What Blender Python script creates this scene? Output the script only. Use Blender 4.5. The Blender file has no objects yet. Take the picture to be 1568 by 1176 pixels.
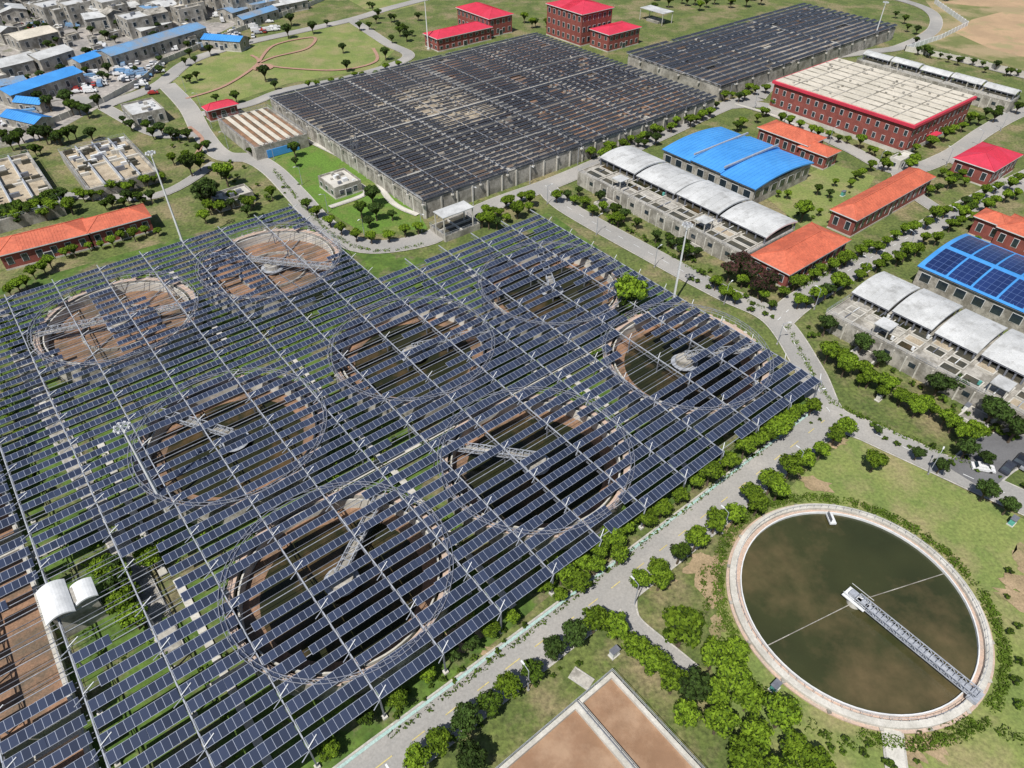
import bpy, math, random
from mathutils import Vector, Matrix
R=random.Random(7)
F=1060.0; PITCH=math.radians(42); H=110.0
sp,cp=math.sin(PITCH),math.cos(PITCH)
A=math.radians(38.6); ca,sa=math.cos(A),math.sin(A)
def G(u,v,z=0.0):
    dx=(u-784)/F; dy=(v-588)/F
    t=(H-z)/(sp+cp*dy)
    return (dx*t,(cp-sp*dy)*t)
def toUV(p): return (p[0]*ca+p[1]*sa,-p[0]*sa+p[1]*ca)
def toXY(p): return (p[0]*ca-p[1]*sa,p[0]*sa+p[1]*ca)
def GU(u,v,z=0): return toUV(G(u,v,z))
sc=bpy.context.scene
# ---------------------------------------------------------------- materials
M={}
def nn(nt,t,**k):
    n=nt.nodes.new(t)
    for a,b in k.items(): setattr(n,a,b)
    return n
def mat(name,c1,c2=None,scale=0.2,rough=0.8,metal=0.0,c3=None,scale3=0.03,fine=0.25,fscale=3.0,bump=0.0,rand=0.0,spec=0.5,lo=0.4,hi=0.6,lo3=.45,hi3=.62):
    m=bpy.data.materials.new(name); m.use_nodes=True; nt=m.node_tree
    b=nt.nodes['Principled BSDF']; b.inputs['Roughness'].default_value=rough; b.inputs['Metallic'].default_value=metal
    b.inputs['Specular IOR Level'].default_value=spec
    g=nn(nt,'ShaderNodeNewGeometry'); L=nt.links
    def noise(s,d=5):
        n=nn(nt,'ShaderNodeTexNoise'); n.inputs['Scale'].default_value=s; n.inputs['Detail'].default_value=d
        n.inputs['Roughness'].default_value=.65
        L.new(g.outputs['Position'],n.inputs['Vector']); return n
    def mr(src,a,bb,c,d):
        r=nn(nt,'ShaderNodeMapRange'); L.new(src,r.inputs[0])
        for i,x in enumerate((a,bb,c,d)): r.inputs[i+1].default_value=x
        return r.outputs[0]
    def mix(f,x,y):
        k=nn(nt,'ShaderNodeMix',data_type='RGBA'); L.new(f,k.inputs[0])
        for s,i in ((x,6),(y,7)):
            if isinstance(s,tuple): k.inputs[i].default_value=(*s,1)
            else: L.new(s,k.inputs[i])
        return k.outputs[2]
    c2=c2 or tuple(x*.8 for x in c1)
    col=mix(mr(noise(scale).outputs[0],lo,hi,0,1),c1,c2)
    if c3: col=mix(mr(noise(scale3,7).outputs[0],lo3,hi3,0,1),col,c3)
    f=mr(noise(fscale,4).outputs[0],.3,.7,1-fine,1+fine)
    vm=nn(nt,'ShaderNodeVectorMath',operation='SCALE'); L.new(col,vm.inputs[0]); L.new(f,vm.inputs['Scale'])
    col=vm.outputs[0]
    if rand:
        o=nn(nt,'ShaderNodeObjectInfo'); r=mr(o.outputs['Random'],0,1,1-rand,1+rand)
        v2=nn(nt,'ShaderNodeVectorMath',operation='SCALE'); L.new(col,v2.inputs[0]); L.new(r,v2.inputs['Scale']); col=v2.outputs[0]
    L.new(col,b.inputs['Base Color'])
    if bump:
        bp=nn(nt,'ShaderNodeBump'); bp.inputs['Strength'].default_value=bump; bp.inputs['Distance'].default_value=.3
        L.new(noise(fscale*1.3,3).outputs[0],bp.inputs['Height']); L.new(bp.outputs[0],b.inputs['Normal'])
    M[name]=m; return m
mat('grass',(.125,.155,.038),(.080,.112,.025),.14,.95,c3=(.22,.185,.095),scale3=.06,fine=.5,fscale=1.2,bump=.5,lo3=.48,hi3=.62)
mat('lawn',(.20,.235,.065),(.145,.195,.048),.09,.95,c3=(.27,.24,.11),scale3=.07,fine=.32,fscale=1.5,bump=.3,lo3=.47,hi3=.64)
mat('lawn_green',(.11,.205,.025),(.085,.155,.02),.1,.95,c3=(.17,.20,.05),scale3=.1,fine=.35,fscale=1.5,bump=.3,lo3=.5,hi3=.65)
mat('dirt',(.38,.28,.17),(.28,.21,.12),.15,.95,c3=(.16,.16,.06),scale3=.08,fine=.3,lo3=.5,hi3=.62)
mat('earth',(.44,.30,.18),(.36,.25,.15),.06,.95,c3=(.30,.26,.13),scale3=.05,fine=.2,lo3=.52,hi3=.62)
mat('dry_field',(.18,.185,.065),(.13,.15,.045),.05,.95,c3=(.32,.25,.14),scale3=.03,fine=.3,lo3=.44,hi3=.56)
mat('undergrowth',(.10,.165,.025),(.055,.105,.015),.25,.95,c3=(.16,.14,.075),scale3=.09,fine=.5,fscale=1.0,bump=.5,lo3=.5,hi3=.6)
mat('asphalt',(.32,.31,.29),(.265,.258,.245),.1,.85,c3=(.38,.36,.33),scale3=.05,fine=.14,fscale=2.5)
mat('asphalt_dark',(.15,.15,.155),(.115,.115,.12),.1,.85,fine=.15)
mat('urban_ground',(.38,.345,.31),(.25,.235,.22),.06,.9,c3=(.17,.165,.12),scale3=.04,fine=.35,fscale=.6,lo3=.56,hi3=.62)
mat('kerb',(.50,.47,.42),(.38,.37,.34),.5,.8)
mat('concrete',(.42,.395,.35),(.28,.265,.235),.15,.85,c3=(.20,.185,.155),scale3=.3,fine=.22,fscale=2)
mat('concrete_light',(.58,.555,.50),(.44,.42,.37),.2,.85,fine=.15)
mat('pink_stone',(.52,.38,.30),(.44,.35,.29),.5,.8,fine=.2)
mat('path_brick',(.40,.24,.17),(.34,.20,.15),.5,.85)
mat('steel',(.22,.23,.26),(.16,.17,.20),.5,.5,metal=.2,fine=.15)
mat('steel_mid',(.27,.28,.32),(.20,.21,.25),.5,.5,metal=.1,fine=.2)
mat('steel_light',(.42,.44,.48),(.32,.34,.38),.8,.5,metal=.1,fine=.2)
mat('white_paint',(.72,.73,.73),(.62,.63,.63),.5,.5,fine=.06)
mat('brick',(.27,.075,.06),(.20,.055,.045),.4,.85,fine=.2,fscale=4)
mat('roof_red',(.60,.04,.08),(.50,.035,.065),.2,.6,fine=.14)
mat('roof_orange',(.56,.14,.075),(.45,.11,.06),.25,.7,fine=.2,fscale=1.5)
mat('roof_blue',(.07,.31,.70),(.055,.26,.62),.1,.45,fine=.1,fscale=.8)
mat('roof_blue_faded',(.15,.30,.50),(.12,.25,.42),.1,.6,c3=(.25,.27,.3),scale3=.1,fine=.15)
mat('roof_grey',(.58,.585,.58),(.46,.465,.46),.12,.55,c3=(.34,.34,.33),scale3=.25,fine=.12,lo3=.5,hi3=.7)
mat('roof_beige',(.60,.55,.46),(.50,.46,.38),.12,.8,fine=.15,fscale=1)
mat('glass',(.03,.045,.06),(.02,.03,.04),.5,.12,spec=.8)
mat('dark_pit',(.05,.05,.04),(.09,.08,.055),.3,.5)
mat('pale_pit',(.45,.38,.28),(.33,.27,.19),.3,.7)
mat('sludge',(.30,.18,.11),(.26,.155,.09),.08,.35,c3=(.38,.25,.16),scale3=.14,fine=.08,fscale=.6,lo=.3,hi=.7)
mat('sludge_dry',(.31,.175,.105),(.21,.125,.075),.2,.7,c3=(.12,.09,.06),scale3=.15,fine=.3)
mat('basin_floor',(.13,.085,.06),(.07,.06,.05),.08,.7,c3=(.34,.30,.25),scale3=.02,fine=.3,lo3=.5,hi3=.62)
mat('water_green',(.030,.030,.013),(.020,.023,.010),.1,.2,c3=(.11,.07,.035),scale3=.09,fine=.1,lo3=.5,hi3=.66,spec=.3)
mat('water_big',(.046,.050,.019),(.031,.036,.014),.05,.2,c3=(.17,.12,.06),scale3=.032,fine=.12,fscale=.4,lo3=.48,hi3=.75)
mat('yellow_line',(.6,.5,.2),None,.5,.7)
mat('cyan_lane',(.34,.50,.46),(.38,.50,.47),.5,.7)
mat('trunk',(.12,.09,.06),(.08,.06,.04),2,.9)
mat('car_white',(.75,.75,.75),(.72,.72,.72),.5,.25,rand=.1)
mat('car_dark',(.04,.045,.06),None,.5,.25,rand=.5)
mat('car_red',(.35,.04,.03),None,.5,.25,rand=.5)
mat('car_grey',(.3,.31,.33),None,.5,.25,rand=.3)
mat('tyre',(.02,.02,.02),None,.5,.8)
mat('teal',(.12,.42,.36),(.09,.33,.29),.5,.6)
def leafmat(name,c1,c2,rand=.28,tr=.25):
    m=mat(name,c1,c2,.55,.75,fine=.4,fscale=1.6,rand=rand,spec=.15)
    nt=m.node_tree; b=nt.nodes['Principled BSDF']; out=[n for n in nt.nodes if n.type=='OUTPUT_MATERIAL'][0]
    src=b.inputs['Base Color'].links[0].from_socket
    t=nn(nt,'ShaderNodeBsdfTranslucent'); nt.links.new(src,t.inputs[0])
    ms=nn(nt,'ShaderNodeMixShader'); ms.inputs[0].default_value=tr
    nt.links.new(b.outputs[0],ms.inputs[1]); nt.links.new(t.outputs[0],ms.inputs[2]); nt.links.new(ms.outputs[0],out.inputs[0])
leafmat('leaf_light',(.20,.30,.022),(.13,.21,.016))
leafmat('leaf_mid',(.085,.145,.014),(.058,.10,.010))
leafmat('leaf_dark',(.07,.12,.024),(.045,.082,.017))
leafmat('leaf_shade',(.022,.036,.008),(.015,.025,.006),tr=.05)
leafmat('purple_leaf',(.10,.045,.04),(.06,.03,.028))
leafmat('hedge_leaf',(.12,.19,.022),(.078,.13,.015))
def panelmat(name,base,line,per=1.1,mul=1.6,lw=.055):
    m=bpy.data.materials.new(name); m.use_nodes=True; nt=m.node_tree; L=nt.links
    b=nt.nodes['Principled BSDF']; b.inputs['Roughness'].default_value=.25; b.inputs['Specular IOR Level'].default_value=.45
    uv=nn(nt,'ShaderNodeUVMap'); s=nn(nt,'ShaderNodeSeparateXYZ'); L.new(uv.outputs[0],s.inputs[0])
    def ma(op,a,bv):
        n=nn(nt,'ShaderNodeMath',operation=op)
        if hasattr(a,'links'): L.new(a,n.inputs[0])
        else: n.inputs[0].default_value=a
        if hasattr(bv,'links'): L.new(bv,n.inputs[1])
        else: n.inputs[1].default_value=bv
        return n.outputs[0]
    fx=ma('LESS_THAN',ma('FRACT',ma('DIVIDE',s.outputs[0],per),0),lw)
    fe=ma('GREATER_THAN',ma('ABSOLUTE',ma('SUBTRACT',s.outputs[1],.5),0),.47)
    f=ma('MAXIMUM',fx,fe)
    wn=nn(nt,'ShaderNodeTexWhiteNoise',noise_dimensions='2D'); cb=nn(nt,'ShaderNodeCombineXYZ')
    L.new(ma('FLOOR',ma('DIVIDE',s.outputs[0],per),0),cb.inputs[0]); L.new(cb.outputs[0],wn.inputs['Vector'])
    k0=nn(nt,'ShaderNodeMix',data_type='RGBA'); L.new(wn.outputs[0],k0.inputs[0]); k0.inputs[6].default_value=(*base,1); k0.inputs[7].default_value=(*[x*mul for x in base],1)
    k=nn(nt,'ShaderNodeMix',data_type='RGBA'); L.new(f,k.inputs[0]); L.new(k0.outputs[2],k.inputs[6]); k.inputs[7].default_value=(*line,1)
    L.new(k.outputs[2],b.inputs['Base Color']); M[name]=m
panelmat('panel',(.024,.032,.058),(.33,.36,.43))
panelmat('panel_grey',(.022,.023,.028),(.15,.155,.165))
panelmat('panel_blue',(.012,.025,.09),(.08,.13,.28),1.6)
# ---------------------------------------------------------------- mesh builder
COL=sc.collection
class MB:
    def __init__(s,cx=0,cy=0,ang=0): s.v=[];s.f=[];s.m=[];s.u=[];s.o=(cx,cy,ang);s.mats=[]
    def mi(s,n):
        if n not in s.mats: s.mats.append(n)
        return s.mats.index(n)
    def face(s,pts,m,uv=None):
        i=len(s.v); s.v+=[tuple(p) for p in pts]; s.f.append(tuple(range(i,i+len(pts)))); s.m.append(s.mi(m)); s.u.append(uv)
    def box(s,x0,x1,y0,y1,z0,z1,m,top=None):
        if x1<x0:x0,x1=x1,x0
        if y1<y0:y0,y1=y1,y0
        i=len(s.v); s.v+=[(x0,y0,z0),(x1,y0,z0),(x1,y1,z0),(x0,y1,z0),(x0,y0,z1),(x1,y0,z1),(x1,y1,z1),(x0,y1,z1)]
        for q,mm in (((3,2,1,0),m),((4,5,6,7),top or m),((0,1,5,4),m),((1,2,6,5),m),((2,3,7,6),m),((3,0,4,7),m)):
            s.f.append(tuple(i+k for k in q)); s.m.append(s.mi(mm)); s.u.append(None)
    def beam(s,p,q,t,m,t2=None):
        p=Vector(p);q=Vector(q);d=(q-p)
        if d.length<1e-6:return
        d.normalize(); up=Vector((0,0,1)) if abs(d.z)<.95 else Vector((1,0,0))
        a=d.cross(up).normalized(); b=a.cross(d); t2=t2 or t; i=len(s.v)
        for c,tt in ((p,t),(q,t2)):
            for x,y in ((-1,-1),(1,-1),(1,1),(-1,1)): s.v.append(tuple(c+a*x*tt/2+b*y*tt/2))
        for qd in ((0,1,5,4),(1,2,6,5),(2,3,7,6),(3,0,4,7),(3,2,1,0),(4,5,6,7)):
            s.f.append(tuple(i+k for k in qd)); s.m.append(s.mi(m)); s.u.append(None)
    def truss(s,p,q,w,h,t,m,n=8,deck=None):
        p=Vector(p);q=Vector(q);d=(q-p).normalized();sd=Vector((-d.y,d.x,0))*w/2;up=Vector((0,0,h))
        for sg in (-1,1):
            s.beam(p+sd*sg,q+sd*sg,t*1.3,m); s.beam(p+sd*sg+up,q+sd*sg+up,t*1.3,m)
            for i in range(n):
                a=p+(q-p)*i/n;b=p+(q-p)*(i+1)/n
                if i%2: s.beam(a+sd*sg+up,b+sd*sg,t,m)
                else: s.beam(a+sd*sg,b+sd*sg+up,t,m)
                s.beam(a+sd*sg,a+sd*sg+up,t,m)
        for i in range(n+1):
            a=p+(q-p)*i/n; s.beam(a-sd+up,a+sd+up,t*.8,m)
        if deck:
            i=[p-sd*.8,q-sd*.8,q+sd*.8,p+sd*.8]; s.face([x+Vector((0,0,.1)) for x in i],deck)
    def ring(s,r0,r1,z0,z1,m,n=72,cx=0,cy=0,top=None):
        for k in range(n):
            a=2*math.pi*k/n;b=2*math.pi*(k+1)/n
            P=lambda r,t,z:(cx+r*math.cos(t),cy+r*math.sin(t),z)
            s.face([P(r0,a,z1),P(r1,a,z1),P(r1,b,z1),P(r0,b,z1)],top or m)
            if z1>z0:
                s.face([P(r1,a,z0),P(r1,b,z0),P(r1,b,z1),P(r1,a,z1)],m)
                if r0>0: s.face([P(r0,b,z0),P(r0,a,z0),P(r0,a,z1),P(r0,b,z1)],m)
    def disc(s,r,z,m,n=72,cx=0,cy=0): s.face([(cx+r*math.cos(2*math.pi*k/n),cy+r*math.sin(2*math.pi*k/n),z) for k in range(n)],m)
    def done(s,name,smooth=False):
        me=bpy.data.meshes.new(name); me.from_pydata(s.v,[],s.f)
        for n in s.mats: me.materials.append(M[n])
        me.polygons.foreach_set('material_index',s.m)
        if any(s.u):
            l=me.uv_layers.new(name='UVMap'); arr=[]
            for f,u in zip(s.f,s.u):
                for j in range(len(f)): arr+= list(u[j]) if u else [0.5,0.25]
            l.data.foreach_set('uv',arr)
        me.update(); ob=bpy.data.objects.new(name,me); ob.location=(s.o[0],s.o[1],0); ob.rotation_euler=(0,0,s.o[2]); COL.objects.link(ob); return ob
# ---------------------------------------------------------------- ground
g=MB(); S=3000
g.face([(-S,-S,0),(S,-S,0),(S,S,0),(-S,S,0)],'grass'); g.done('ground')
ZC=[.012]
def nz(): ZC[0]+=.004; return ZC[0]
def poly(name,px,m,z=None):
    z=z or nz(); b=MB(); b.face([(*G(*p),z) for p in px],m); return b.done(name)
def cat(pts,n=8):
    out=[]
    P=[pts[0]]+pts+[pts[-1]]
    for i in range(1,len(P)-2):
        p0,p1,p2,p3=[Vector(q) for q in P[i-1:i+3]]
        for k in range(n):
            t=k/n; out.append(.5*((2*p1)+(-p0+p2)*t+(2*p0-5*p1+4*p2-p3)*t*t+(-p0+3*p1-3*p2+p3)*t**3))
    out.append(Vector(pts[-1])); return out
def ribbon(b,pts,w,z,m,off=0.0):
    n=len(pts); L=[]
    for i,p in enumerate(pts):
        d=(pts[min(i+1,n-1)]-pts[max(i-1,0)]).normalized(); s=Vector((-d.y,d.x))
        L.append((p+s*(off+w/2),p+s*(off-w/2)))
    for i in range(n-1):
        b.face([(*L[i][1],z),(*L[i+1][1],z),(*L[i+1][0],z),(*L[i][0],z)],m)
def gp(px): return [G(*p) for p in px]
poly('urban_paving',[(-500,-60),(540,-60),(470,0),(380,28),(255,92),(225,128),(160,160),(60,215),(-500,330)],'urban_ground')
poly('array_undergrowth_ground',[(-250,540),(-100,470),(440,318),(555,382),(680,400),(840,325),(1250,610),(850,905),(450,1240),(-450,1240)],'undergrowth')
poly('garden_lawn',[(262,122),(300,88),(440,56),(540,32),(610,72),(575,105),(440,128),(330,165),(285,150)],'lawn')
poly('park_lawn',[(410,250),(440,222),(500,222),(640,325),(655,350),(560,360),(500,322),(440,290)],'lawn_green')
poly('tank_lawn',[(1170,790),(1230,725),(1310,662),(1420,722),(1700,860),(1700,1300),(1180,1250),(1080,1000),(1120,850)],'lawn')
poly('workshop_lawn',[(1170,300),(1270,250),(1340,270),(1300,340),(1230,350)],'lawn')
poly('north_lawn',[(590,20),(650,5),(700,-30),(560,-60),(500,-20),(560,15)],'lawn')
poly('open_field',[(1395,60),(1440,30),(1400,-20),(1800,-60),(1900,120),(1568,108)],'dry_field')
poly('bare_earth',[(1462,50),(1488,30),(1535,18),(1660,24),(1740,60),(1640,96),(1560,86),(1515,74)],'earth')
poly('bare_earth',[(1440,4),(1500,-6),(1640,4),(1640,14),(1500,10)],'earth')
for i in range(32):
    x,y=R.choice([(R.uniform(640,820),R.uniform(960,1080)),(R.uniform(1180,1320),R.uniform(650,760)),(R.uniform(1290,1480),R.uniform(1130,1200)),(R.uniform(980,1200),R.uniform(800,900)),(R.uniform(1080,1250),R.uniform(360,470)),(R.uniform(1400,1568),R.uniform(0,100)),(R.uniform(1540,1600),R.uniform(850,1000)),(R.uniform(1060,1120),R.uniform(840,960))])
    c=G(x,y); r=R.uniform(1.5,4); b=MB(c[0],c[1],R.uniform(0,3)); z=nz()
    b.face([(r*(1+.25*math.sin(t*1.7+i)+.15*math.sin(t*3.1))*math.cos(t*.262),r*.6*(1+.25*math.sin(t*1.3+i)+.15*math.cos(t*2.9))*math.sin(t*.262),z) for t in range(24)],'dirt'); b.done('bare_soil_patch')
roads=[
 ([(470,1262),(560,1190),(700,1083),(980,868),(1180,710),(1262,645)],7.6,'asphalt'),
 ([(835,285),(868,318),(1000,392),(1105,448),(1185,488),(1238,565),(1270,632),(1330,662),(1400,694),(1490,735),(1700,830)],6.8,'asphalt'),
 ([(1190,492),(1225,462),(1300,415),(1390,365),(1490,312),(1580,268),(1700,215)],7,'asphalt'),
 ([(1160,150),(1110,163),(1010,208),(900,258),(835,285),(760,312),(690,345),(650,368),(560,378),(500,348),(455,300),(418,262),(385,243),(340,238),(310,205),(288,165),(255,130)],7,'asphalt'),
 ([(150,165),(240,132),(290,95),(370,68),(450,50),(540,30),(600,12),(690,-10),(800,-30)],7,'asphalt'),
 ([(540,32),(590,65),(625,88),(540,118),(440,138),(380,160),(310,175)],5.5,'asphalt'),
 ([(1110,163),(1170,162),(1210,185),(1300,228),(1375,262),(1450,240),(1510,200),(1568,170),(1700,120)],6,'asphalt'),
 ([(1160,150),(1180,130),(1230,95),(1330,80),(1380,72),(1430,45),(1420,15),(1340,-10),(1200,-45)],6,'asphalt'),
 ([(1380,72),(1450,88),(1568,118),(1700,150)],5,'asphalt'),
 ([(1375,262),(1390,290),(1440,325)],5,'asphalt'),
 ([(1450,240),(1490,262),(1568,290),(1700,340)],5,'asphalt'),
 ([(310,205),(240,205),(160,165)],5,'asphalt'),
 ([(0,60),(90,42),(170,30),(300,0),(330,-40)],14,'asphalt_dark'),
 ([(0,180),(90,150),(170,165)],6,'asphalt'),
 ([(-150,340),(0,305),(100,300),(240,300),(330,250)],4,'asphalt'),
 ([(962,905),(962,935),(975,960),(1030,1005),(1060,1030)],2.6,'asphalt'),
 ([(1365,1118),(1372,1176),(1380,1260)],2.6,'concrete_light'),
 ([(1480,735),(1520,700),(1568,680),(1620,670)],9,'asphalt_dark'),
 ([(0,475),(20,520),(110,700),(170,810),(215,890),(250,960),(270,1010)],3.2,'concrete'),
 ([(470,215),(560,262),(600,310),(640,330)],1.5,'concrete_light'),
 ([(505,318),(560,297),(545,280)],1.6,'concrete_light'),
 ([(1125,160),(1190,180),(1260,215)],1.5,'concrete_light'),
 ([(875,1030),(905,1050)],1.6,'concrete'),
]
kz=[nz() for r in roads]; 
ctr=[]
for (px,w,m),z in zip(roads,kz):
    pts=cat(gp(px)); ctr.append(pts); b=MB(); ribbon(b,pts,w+.7,z,'kerb'); b.done('kerb')
for (px,w,m),pts in zip(roads,ctr):
    b=MB(); z=nz(); ribbon(b,pts,w,z,m); b.done('road')
b=MB(); z=nz()
for ri,off,mm in ((0,0,'yellow_line'),(1,0,'white_paint'),(2,0,'white_paint')):
    pts=ctr[ri]; acc=0
    for i in range(len(pts)-1):
        p,q=pts[i],pts[i+1]; L=(q-p).length; n=max(1,int(L/1.0)); d=(q-p)/n
        for k in range(n):
            acc+=L/n
            if acc%6<2.2:
                a=p+d*k; s=Vector((-d.y,d.x)).normalized()*.09; e=a+d
                b.face([(*(a-s),z),(*(e-s),z),(*(e+s),z),(*(a+s),z)],mm)
ribbon(b,ctr[0],.5,z,'cyan_lane',off=3.4)
b.done('road_marking')
for px in ([(285,152),(345,132),(395,98),(385,85)],[(395,98),(440,105),(520,108),(575,95),(572,75)],[(395,98),(420,70),(480,58),(470,75),(420,88),(395,98)],[(300,240),(310,215),(290,195)]):
    b=MB(); ribbon(b,cat(gp(px)),1.6,nz(),'path_brick'); b.done('brick_path')
p=G(403,104); b=MB(*p); b.disc(5,nz(),'path_brick',24); b.ring(1.2,1.6,0,1.0,'concrete_light',16); b.done('garden_fountain')
# ---------------------------------------------------------------- frames
def LR(l,r,z):
    a=GU(*l,z);b=GU(*r,z); u0,u1=sorted((a[0],b[0]));v0,v1=sorted((b[1],a[1]))
    c=toXY(((u0+u1)/2,(v0+v1)/2)); return (c[0],c[1],A,u1-u0,v1-v0)
def ED(a,b,dep,z):
    p=Vector(G(*a,z));q=Vector(G(*b,z));d=(q-p);L=d.length;d.normalize();n=Vector((-d.y,d.x))
    if n.y<0:n=-n
    c=(p+q)/2+n*dep/2; return (c.x,c.y,math.atan2(d.y,d.x),L,dep)
def windows(b,L,W,h,st,z0=0,sx=3.4,ww=1.5,frame='white_paint'):
    fh=(h-z0)/st
    for s in range(st):
        zb=z0+s*fh+fh*.3; zt=zb+fh*.45
        for ax,(LL,WW) in enumerate(((L,W),(W,L))):
            n=max(1,int(LL/sx))
            for i in range(n):
                c=-LL/2+LL*(i+.5)/n
                for sg in (-1,1):
                    e=sg*WW/2
                    for t,m,g_ in ((.06,frame,.12),(.1,'glass',0)):
                        x0,x1=c-ww/2-g_,c+ww/2+g_; y0,y1=(e,e+sg*t)
                        if ax==0:b.box(x0,x1,y0,y1,zb-g_,zt+g_,m)
                        else:b.box(y0,y1,x0,x1,zb-g_,zt+g_,m)
def house(name,fr,h,roof='hip',wall='brick',rm='roof_orange',rh=2.5,st=1,ov=.7,win=True,clutter=0,sx=3.4):
    cx,cy,an,L,W=fr; b=MB(cx,cy,an); x,y=L/2,W/2
    b.box(-x,x,-y,y,0,h,wall)
    b.box(-x-.08,x+.08,-y-.08,y+.08,0,.5,'concrete_light')
    if win: windows(b,L,W,h,st,.3,sx)
    if win: b.box(-1.2,1.2,-y-.12,-y,.5,2.7,'white_paint'); b.box(-1,1,-y-.16,-y-.12,.5,2.6,'glass')
    X,Y=x+ov,y+ov
    if roof=='hip':
        b.box(-X,X,-Y,Y,h,h+.3,'white_paint' if wall=='brick' else rm)
        z0=h+.303;z1=h+rh
        if L>=W: a=(-X+Y*.95,0,z1);c=(X-Y*.95,0,z1)
        else: a=(0,-Y+X*.95,z1);c=(0,Y-X*.95,z1)
        p=[(-X,-Y,z0),(X,-Y,z0),(X,Y,z0),(-X,Y,z0)]
        if L>=W: fs=[[p[0],p[1],c,a],[p[2],p[3],a,c],[p[1],p[2],c],[p[3],p[0],a]]
        else: fs=[[p[0],p[1],a],[p[1],p[2],c,a],[p[2],p[3],c],[p[3],p[0],a,c]]
        for f in fs:b.face(f,rm)
        b.beam(a,c,.3,rm)
        for k in p: b.beam(k,a if (Vector(k)-Vector(a)).length<(Vector(k)-Vector(c)).length else c,.22,rm)
        n=int(2*max(X,Y)/1.5)
        for i in range(n):
            if L>=W:
                xx=-X+Y+(2*X-2*Y)*(i+.5)/n
                for sg in(-1,1): b.beam((xx,sg*Y,z0+.03),(xx,0,z1+.03),.07,rm)
            else:
                yy=-Y+X+(2*Y-2*X)*(i+.5)/n
                for sg in(-1,1): b.beam((sg*X,yy,z0+.03),(0,yy,z1+.03),.07,rm)
    elif roof=='gable':
        z0=h;z1=h+rh
        if L>=W:
            for sg in(-1,1): b.face([(-X,sg*Y,z0),(X,sg*Y,z0),(X,0,z1),(-X,0,z1)],rm); b.face([(sg*x,-y,h),(sg*x,y,h),(sg*x,0,h+rh*.97)],wall)
            n=int(L/1.2)
            for i in range(n):
                xx=-X+2*X*(i+.5)/n
                for sg in(-1,1): b.beam((xx,sg*Y,z0+.04),(xx,0,z1+.04),.07,rm)
        else:
            for sg in(-1,1): b.face([(sg*X,-Y,z0),(sg*X,Y,z0),(0,Y,z1),(0,-Y,z1)],rm); b.face([(-x,sg*y,h),(x,sg*y,h),(0,sg*y,h+rh*.97)],wall)
    elif roof=='flat':
        b.box(-x+.3,x-.3,-y+.3,y-.3,h,h+.05,rm)
        for a in((-x,x,-y,-y+.3),(-x,x,y-.3,y),(-x,-x+.3,-y+.3,y-.3),(x-.3,x,-y+.3,y-.3)): b.box(*a,h,h+.7,wall)
    for i in range(clutter):
        xx=R.uniform(-x+1.5,x-1.5);yy=R.uniform(-y+1.5,y-1.5);s=R.uniform(.4,1.0); b.box(xx-s,xx+s,yy-s*.7,yy+s*.7,h+.05,h+R.uniform(.5,1.4),R.choice(['white_paint','concrete','steel']))
    return b.done(name)
def arch(b,x0,x1,y0,y1,z,rise,m,n=12,axis='y',th=.25,ribs=0,posts=None,fascia='white_paint'):
    for k in range(n):
        t0,t1=k/n,(k+1)/n; f=lambda t:z+rise*(1-(2*t-1)**2)
        a,c=x0+(x1-x0)*t0,x0+(x1-x0)*t1
        b.face([(a,y0,f(t0)),(c,y0,f(t1)),(c,y1,f(t1)),(a,y1,f(t0))],m)
        b.face([(a,y1,f(t0)-.3),(c,y1,f(t1)-.3),(c,y0,f(t1)-.3),(a,y0,f(t0)-.3)],'steel')
        for yy in(y0,y1): b.face([(a,yy,f(t0)-th*2),(c,yy,f(t1)-th*2),(c,yy,f(t1)),(a,yy,f(t0))],fascia)
        for r in range(ribs):
            yy=y0+(y1-y0)*(r+.5)/ribs; b.beam((a,yy,f(t0)+.04),(c,yy,f(t1)+.04),.1,m)
    if posts is not None:
        for i in range(6):
            for xx in(x0+.5,x1-.5):
                yy=y0+.5+(y1-y0-1)*i/5; b.box(xx-.2,xx+.2,yy-.2,yy+.2,posts,z,'steel')
def basin(name,fr,h,nx,ny,inm,depth=1,wt=.5,wall='concrete',rail=True):
    cx,cy,an,L,W=fr;b=MB(cx,cy,an);x,y=L/2,W/2
    b.box(-x+wt,x-wt,-y+wt,y-wt,0,h-depth,wall,top=inm)
    for q in((-x,x,-y,-y+wt),(-x,x,y-wt,y),(-x,-x+wt,-y+wt,y-wt),(x-wt,x,-y+wt,y-wt)): b.box(*q,0,h,wall)
    for i in range(1,nx): xx=-x+L*i/nx; b.box(xx-wt/2,xx+wt/2,-y+wt,y-wt,h-depth,h-.004,'concrete_light')
    for j in range(1,ny): yy=-y+W*j/ny; b.box(-x+wt,x-wt,yy-wt/2,yy+wt/2,h-depth,h-.009,'concrete_light')
    if rail:
        for q in(((-x,-y),(x,-y)),((x,-y),(x,y)),((x,y),(-x,y)),((-x,y),(-x,-y))):
            for zz in(.5,1.0): b.beam((*q[0],h+zz),(*q[1],h+zz),.06,'steel_light')
            n=int(math.dist(*q)/2.5)+1
            for i in range(n):
                px=q[0][0]+(q[1][0]-q[0][0])*i/n;py=q[0][1]+(q[1][1]-q[0][1])*i/n; b.beam((px,py,h),(px,py,h+1),.06,'steel_light')
    return b
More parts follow.
